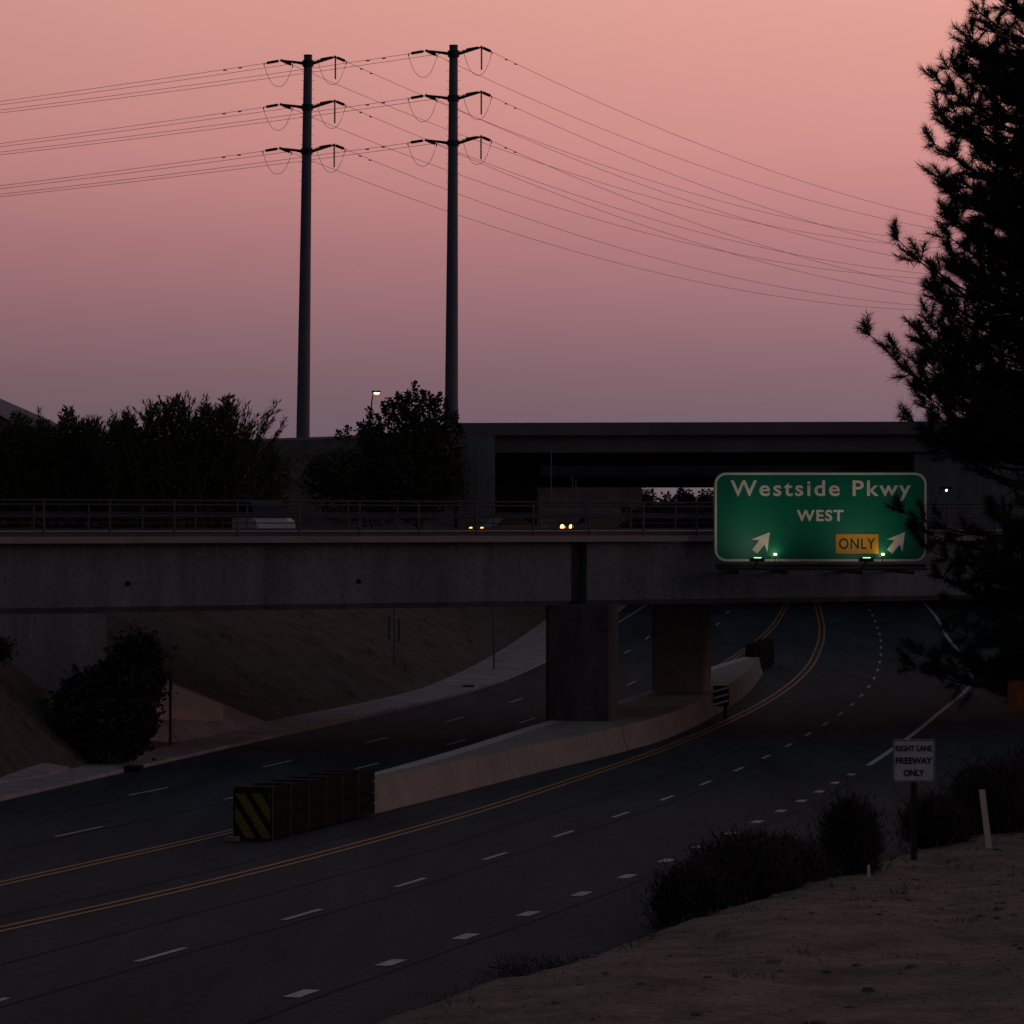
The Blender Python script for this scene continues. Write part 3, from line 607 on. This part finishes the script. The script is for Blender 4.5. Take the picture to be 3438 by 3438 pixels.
# pine
def pine():
    t = thing('pine_tree', 'tall dark long-needled pine at the right edge, overlapping the green sign', 'tree')
    TX, TY = 12.75, 78.; g = float(ground_z(TX, TY)); tr = MB(); TOP = 16.5
    tr.tube([(TX+.1, TY, g-.3), (TX, TY, -3), (TX-.1, TY, 2), (TX, TY, 8), (TX, TY, TOP)], [.36, .31, .27, .2, .05], 10); tr.build('trunk', bark, t)
    lm = MB(); tufts = []; tdir = []
    def limb(az, z0_, L_, rise, y_flat=1.):
        d = Vector((math.cos(az), math.sin(az)*y_flat, 0)); n_ = 8; pts_ = []
        wob = [random.gauss(0, .05) for _ in range(3)]
        for j in range(n_+1):
            q = j/n_; pts_.append(Vector((TX, TY, z0_))+d*L_*q+Vector((wob[0]*q, wob[1]*math.sin(3*q), rise*q*q-.10*L_*math.sin(math.pi*q))))
        lm.tube(pts_, [.055*(1-.8*j/n_) for j in range(n_+1)], 5)
        for j in range(2, n_+1):
            p = pts_[j]; q = j/n_; dd = (pts_[j]-pts_[j-1]).normalized()
            for s_ in range(3 if j < n_ else 4):
                sd = Vector((random.gauss(0, 1), random.gauss(0, 1), random.gauss(.25, .7)))
                tw = (dd*random.uniform(.3, 1.0)+sd*.6).normalized(); l = random.uniform(.25, .62)*(1.25-.45*q)
                e = p+tw*l; e.z += .12*l
                if j == n_ and s_ == 0: tw = (dd+Vector((0, 0, .5))).normalized(); e = p+tw*.25
                lm.tube([p, p+tw*l*.6, e], [.014, .010, .006], 3, False)
                for r_ in (.55, .8, 1.0): tufts.append(p+(e-p)*r_); tdir.append((tw+Vector((0, 0, .3))).normalized())
    # left-hand limbs whose tips make the outline
    for x, y in ((1832, -20), (1826, 25), (1802, 75), (1760, 128), (1748, 155), (1742, 215), (1738, 272), (1748, 335), (1752, 400), (1760, 450), (1680, 455), (1700, 490), (1728, 550), (1760, 590), (1722, 600), (1635, 632), (1660, 660), (1690, 705), (1712, 745), (1700, 795), (1735, 835), (1760, 700), (1775, 640), (1780, 520), (1770, 180), (1765, 240), (1772, 300), (1775, 360), (1780, 420), (1765, 480), (1745, 560), (1735, 650), (1718, 690), (1735, 740), (1720, 770), (1745, 800), (1765, 840), (1785, 855), (1720, 655), (1765, 610), (1820, 100), (1840, 60), (1800, 130), (1780, 860), (1700, 740)):
        X = (x-966)*.012; z_ = (990-y)*.012; L_ = TX-X-(.38 if y not in (455, 632) else .12); ri = .25*L_ if y not in (455, 632) else .35*L_
        limb(math.pi+random.uniform(-.08, .08), z_-ri, L_, ri)
    for _ in range(42):
        zz = random.uniform(1.7, 12.2); xe = float(np.interp(zz, [1.6, 3.3, 4.4, 6.3, 8.6, 9.9, 11, 12.2], [1725, 1700, 1680, 1750, 1745, 1755, 1800, 1830]))
        L_ = (TX-(xe-966)*.012)*random.uniform(.55, .86); limb(math.pi+random.gauss(0, .35), zz-.25*L_, L_, .25*L_)
    for x, y in ((1712, 968), (1742, 1000), (1762, 1040), (1790, 1090), (1800, 1140), (1790, 1190), (1738, 1235), (1730, 1258), (1775, 1270), (1835, 1262), (1800, 1230), (1815, 1080)):
        X = (x-966)*.012; z_ = (990-y)*.012; L_ = TX-X; limb(math.pi+random.uniform(-.1, .1), z_-.05*L_, L_, .05*L_)
    z_ = -3.1
    while z_ < TOP-.4:
        R_ = float(np.interp(z_, [-3.2, -1.5, .3, .8, 1.6, 5, 9, 12, TOP], [2.6, 3.0, 2.7, 1.4, 3.4, 3.1, 2.7, 1.8, .4]))
        dens = 2 if .3 < z_ < 1.3 else (5 if z_ < 3.5 else 3)
        for k in range(dens):
            az = random.uniform(0, 6.283); f_ = 1.0 if math.cos(az) > -.3 else .82
            limb(az, z_+random.uniform(-.15, .15), R_*random.uniform(.55, 1.)*f_, random.uniform(.0, .5))
        z_ += .34
    lm.build('limb', bark, t)
    T = np.array([tuple(p) for p in tufts]); D = np.array([tuple(p) for p in tdir]); keep = ~((T[:, 2] > .55) & (T[:, 2] < 1.42) & (rng.random(len(T)) < .93)); T = T[keep]; D = D[keep]
    n_ = len(T); K = 34
    Dn = D[:, None, :]*.75+rng.normal(size=(n_, K, 3))*.62; Dn /= np.linalg.norm(Dn, axis=2)[..., None]
    L_ = (.17+.12*rng.random((n_, K)))[..., None]; E_ = np.cross(Dn, rng.normal(size=(n_, K, 3))); E_ /= np.linalg.norm(E_, axis=2)[..., None]
    P0 = T[:, None, :]+D[:, None, :]*(rng.random((n_, K, 1))*.24-.14); v = np.stack([P0+E_*.0075, P0-E_*.0075, P0+Dn*L_], 2).reshape(-1, 3)
    b = MB(); b.v = v.tolist(); b.f = [(3*i, 3*i+1, 3*i+2) for i in range(len(v)//3)]; b.build('crown', needle, t)
    return based(t, (TX, TY, g))
pine()
# trees in the distance, seen under the far overpass
for i, (x, y, w_) in enumerate(((1165, 934, 50), (1220, 928, 36), (1258, 936, 34), (1292, 924, 34), (1332, 930, 40))):
    Y = 455.; k = Y/6500; c = at(x, y+28, Y)
    broad_tree('distant_tree', ['wide bare-looking distant tree glimpsed under the overpass, leftmost of five', 'second distant tree from the left under the far overpass', 'small middle tree of the five under the far overpass', 'fourth distant tree from the left under the overpass, beside sky gap', 'distant tree glimpsed just left of the green sign'][i],
               (c[0], Y, PLAT), [(c, (w_*k*.6, 2.2, 34*k)), ((c[0]+.8, Y, c[2]-1.2), (w_*k*.8, 2.2, 28*k))], .5, leaf_b, 150, [], 'trees beyond the far overpass')

# ------------------------------------------------------------------ power poles and lines
LD = Vector((-200, 90, -5.4)); RD = Vector((114.1, 188.7, -1.9))
ends = {}
def pole(label, X, Y, lean, key, topz):
    t = thing('power_pole', label, 'power pole', 'steel power poles')
    dark = steel; b = MB(); zs = np.linspace(-2.5, topz, 14); q = (zs+2.5)/(topz+2.5)
    cx = lambda z: X+lean*(z-0.)/topz
    b.tube([(cx(z), Y, z) for z in zs], [.74-.33*u for u in q], 20); b.build('shaft', dark, t, True)
    MB().tube([(cx(topz), Y, topz), (cx(topz), Y, topz+.12)], .43, 20).build('cap', darkmetal, t)
    st_ = MB()
    for z in np.arange(topz-13.2, topz-.4, .9):
        for s in (-1, 1): st_.tube([(cx(z)+s*.35, Y, z), (cx(z)+s*.68, Y, z)], .018, 4)
    st_.build('step_bolt', darkmetal, t)
    uL = LD.normalized(); uR = RD.normalized(); uR = Vector((uR.x, uR.y, -.12)).normalized(); uLs = Vector((uL.x, uL.y, -.10)).normalized()
    for lv in range(3):
        z = topz-.72-4.34*lv; px = cx(z)
        MB().tube([(px, Y, z-.3), (px, Y, z+.3)], .56, 20).build('collar', darkmetal, t)
        for s, tipx, tipz in ((-1, -2.65, .34), (1, 2.72, .60)):
            tip = Vector((px+tipx, Y+(.35 if s < 0 else -.3), z+tipz))
            a = MB().tube([(px+s*.45, Y, z), (px+s*1.2, Y, z+tipz*.35), tip], [.17, .13, .09], 8).box(tip, (.18, .18, .26)).build('arm', darkmetal, t)
            cl = []
            for u in (uLs, uR):
                i0 = tip+u*.34; i1 = tip+u*1.62; b2 = MB(); nn = 13; pts_ = []; rd = []
                for j in range(nn*2+1):
                    pts_.append(i0+(i1-i0)*j/(nn*2)); rd.append(.155 if j % 2 else .115)
                b2.tube([tip, i0], .03, 5).tube(pts_, rd, 8).tube([i1, i1+u*.32], .035, 5).box(i1+u*.32+Vector((0, 0, -.1)), (.1, .1, .28))
                b2.build('insulator', insul, a); cl.append(i1+u*.36)
            j0, j1 = cl; jm = MB(); pts_ = []
            for k in range(15):
                q_ = k/14; sq = 1-abs(2*q_-1)**2.4; pts_.append(j0+(j1-j0)*q_+Vector((0, 0, -2.35*sq)) if s > 0 else j0+(j1-j0)*q_+Vector((0, 0, -2.2*sq)))
            jm.tube(pts_, .022, 4); jm.build('jumper', cable_m, a)
            if s > 0:
                v_ = MB(); pts_ = [tip+Vector((0, 0, -.15-2.05*j/24)) for j in range(25)]; v_.tube(pts_, [.10 if j % 2 else .05 for j in range(25)], 8); v_.build('hanging_insulator', insul, a)
            ends[(key, lv, s, 'L')] = j0; ends[(key, lv, s, 'R')] = j1
    return based(t, (X, Y, PLAT))
pole('left of the two tall steel power poles, rising beside the feathery shrub', -20.75, 340., .62, 'left', 46.25)
pole('right of the two tall steel power poles, rising behind the round dark tree', -5.95, 334.5, .28, 'right', 46.45)
for (key, lv, s, dr), p in ends.items():
    D, sag = (LD, 3.0) if dr == 'L' else (RD*1.0, 7.3)
    pts_ = []
    for k in range(41):
        q = k/40; pts_.append(p+D*q-Vector((0, 0, 4*sag*q*(1-q))))
    b = MB().tube(pts_, .021, 4, False)
    if (s < 0) == (dr == 'L'):
        for q in (.012, .02): 
            c = p+D*q-Vector((0, 0, 4*sag*q*(1-q))); u = D.normalized(); b.tube([c-u*.18-Vector((0, 0, .08)), c+u*.18-Vector((0, 0, .08))], .06, 5)
    o = b.build('power_line', cable_m)
    tag(o, '%s wire on the %s arm of the %s power pole, running off to the %s' % (('top', 'middle', 'bottom')[lv], 'left' if s < 0 else 'right', key, 'left' if dr == 'L' else 'right'), 'wire', 'power line wires')

# ------------------------------------------------------------------ street lamps, vehicles, buildings
def street_lamp(label, base, hgt, reach, col, strength, size=.5):
    t = thing('street_lamp', label, 'street lamp', 'lit street lamps'); x, y, z = base; s = 1 if reach > 0 else -1
    MB().tube([(x, y, z), (x, y, z+hgt*.55), (x+.06*s, y, z+hgt*.75), (x+.3*s, y, z+hgt*.93), (x+abs(reach)*s, y, z+hgt)], [.12, .09, .08, .06, .045], 8).build('pole', darkmetal, t)
    h_ = MB().box((x+reach+.25*s, y, z+hgt+.03), (.75, .34, .16)).build('lamp_head', darkmetal, t)
    MB().tube([(x+reach+.3*s, y-.02, z+hgt-.05), (x+reach+.3*s, y-.02, z+hgt-.17)], [size*.5, size*.35], 10).build('lens', glow('lens', col, strength), h_)
    return based(t, base)
street_lamp('lit street lamp with curved arm above the round dark tree', (at(695, 0, 300)[0], 300, PLAT), 12.4, .42, (1., .72, .30), 7., .52)
street_lamp('street lamp glowing white above the shrubs at far left', (at(150, 0, 260)[0], 260, PLAT), 8.2, .55, (1., .95, .75), 8., .42)
street_lamp('lamp with two bulbs glinting right of the green sign', (at(1763, 0, 205)[0], 205, PLAT), 3.0, .42, (1., .9, .55), 8., .09)
for i, (x, y, Y, h_) in enumerate(((1040, 0, 236, 5.9), (1080, 0, 240, 4.2), (1086, 0, 240, 3.9))):
    t = thing('signal_pole', ['thin tall pole before the far overpass, leftmost of three', 'thin pole before the far overpass, middle of three', 'thin pole before the far overpass, rightmost of three'][i], 'pole', 'thin poles before the overpass')
    X = at(x, 0, Y)[0]; MB().tube([(X, Y, PLAT), (X, Y, PLAT+h_)], .06, 6).build('pole', steel, t); MB().box((X, Y, PLAT+h_), (.2, .2, .1)).build('cap', steel, t); based(t, (X, Y, PLAT))

def vehicle(name, label, loc, yaw, paint, kind='car', lights=None, lcol=(1., .85, .6), lstr=18., lsize=.2):
    t = thing(name, label, 'car' if kind == 'car' else 'van', 'vehicles on the street beyond the railing')
    M = Matrix.Translation(loc) @ Matrix.Rotation(yaw, 4, 'Z')
    w = .9; R3 = Matrix.Rotation(yaw, 3, 'Z')
    def P(x, y, z): return M @ Vector((x, y, z))
    if kind == 'car':
        body = [(2.2, .3), (2.25, .55), (2.1, .78), (1.2, .92), (-1.6, .95), (-2.2, .9), (-2.25, .5), (-2.2, .3)]; cab = [(1.15, .9), (.45, 1.42), (-1.0, 1.45), (-1.75, .93)]
    else:
        body = [(2.4, .35), (2.45, .7), (2.3, 1.0), (1.5, 1.15), (-2.4, 1.15), (-2.45, .6), (-2.4, .35)]; cab = [(1.5, 1.12), (.8, 1.86), (-2.2, 1.9), (-2.4, 1.12)]
    MB().prism([P(x, -w, z) for x, z in body], R3 @ Vector((0, 2*w, 0))).build('body', paint, t)
    MB().prism([P(x, -w*.86, z) for x, z in cab], R3 @ Vector((0, 2*w*.86, 0))).build('cabin', glass, t)
    rf = [(cab[1][0]-.05, cab[1][1]), (cab[2][0]+.05, cab[2][1])]
    MB().prism([P(rf[0][0], -w*.84, rf[0][1]-.02), P(rf[1][0], -w*.84, rf[1][1]-.02), P(rf[1][0], -w*.84, rf[1][1]+.05), P(rf[0][0], -w*.84, rf[0][1]+.05)], R3 @ Vector((0, 2*w*.84, 0))).build('roof', paint, t)
    for x in (1.4, -1.45):
        for s in (-1, 1):
            wh = MB().tube([P(x, s*(w-.2), .33), P(x, s*(w+.02), .33)], .33, 16).build('wheel', tyre_m, t)
            MB().tube([P(x, s*(w+.02), .33), P(x, s*(w+.035), .33)], .19, 12).build('rim', steel, wh)
    hm = glow('headlight', lcol, lstr) if lights else grey_p
    for s in (-1, 1): MB().tube([P(body[1][0]-.08, s*.66, .66), P(body[1][0]+.03, s*.66, .66)], lsize, 12).build('headlight', hm, t)
    for s in (-1, 1): MB().box(P(-2.24, s*.7, .75), (.06, .3, .16), R3).build('tail_light', brown_p, t)
    return based(t, loc)
cp = mat('pale car paint', (.5, .48, .5), .35, .05, 2, spec=.5); cd = mat('dark car paint', (.03, .03, .035), .35, .05, 2, spec=.5)
vehicle('oncoming_car', 'dark car with both warm headlights lit beyond the railing', (at(1070, 0, 246)[0]+1.95, 248, PLAT), math.radians(-90-62), cd, 'car', True, (1., .45, .16), 5., .2)
vehicle('turning_car', 'dark car showing yellow lights low behind the railing', (at(905, 0, 232)[0]+1.6, 233, PLAT-.1), math.radians(-90-55), cd, 'car', True, (1., .60, .10), 3., .13)
vehicle('pale_van', 'pale van beyond the railing at the right end of the feathery shrub', (at(497, 0, 158)[0], 158, PLAT), math.radians(-72), cp, 'van')
bl = thing('warehouse', 'grey building gable at the far left edge above the shrubs', 'building')
Yb = 290.; pr = [(-62, Yb, PLAT), (-62, Yb, 8), (-50, Yb, 12.2), (-44.1, Yb, 9.6), (-41.4, Yb, 7.9), (-41.0, Yb, PLAT)]
MB().prism(pr, (0, 40, 0)).build('wall', conc_dark, bl)
MB().prism([(-62.4, Yb-.3, 7.9), (-50, Yb-.3, 12.3), (-44.0, Yb-.3, 9.75), (-41.2, Yb-.3, 7.95), (-41.2, Yb-.3, 8.05), (-44.0, Yb-.3, 9.9), (-50, Yb-.3, 12.5), (-62.4, Yb-.3, 8.1)], (0, 40.6, 0)).build('roof', conc_old, bl)
based(bl, (-50, Yb, PLAT))
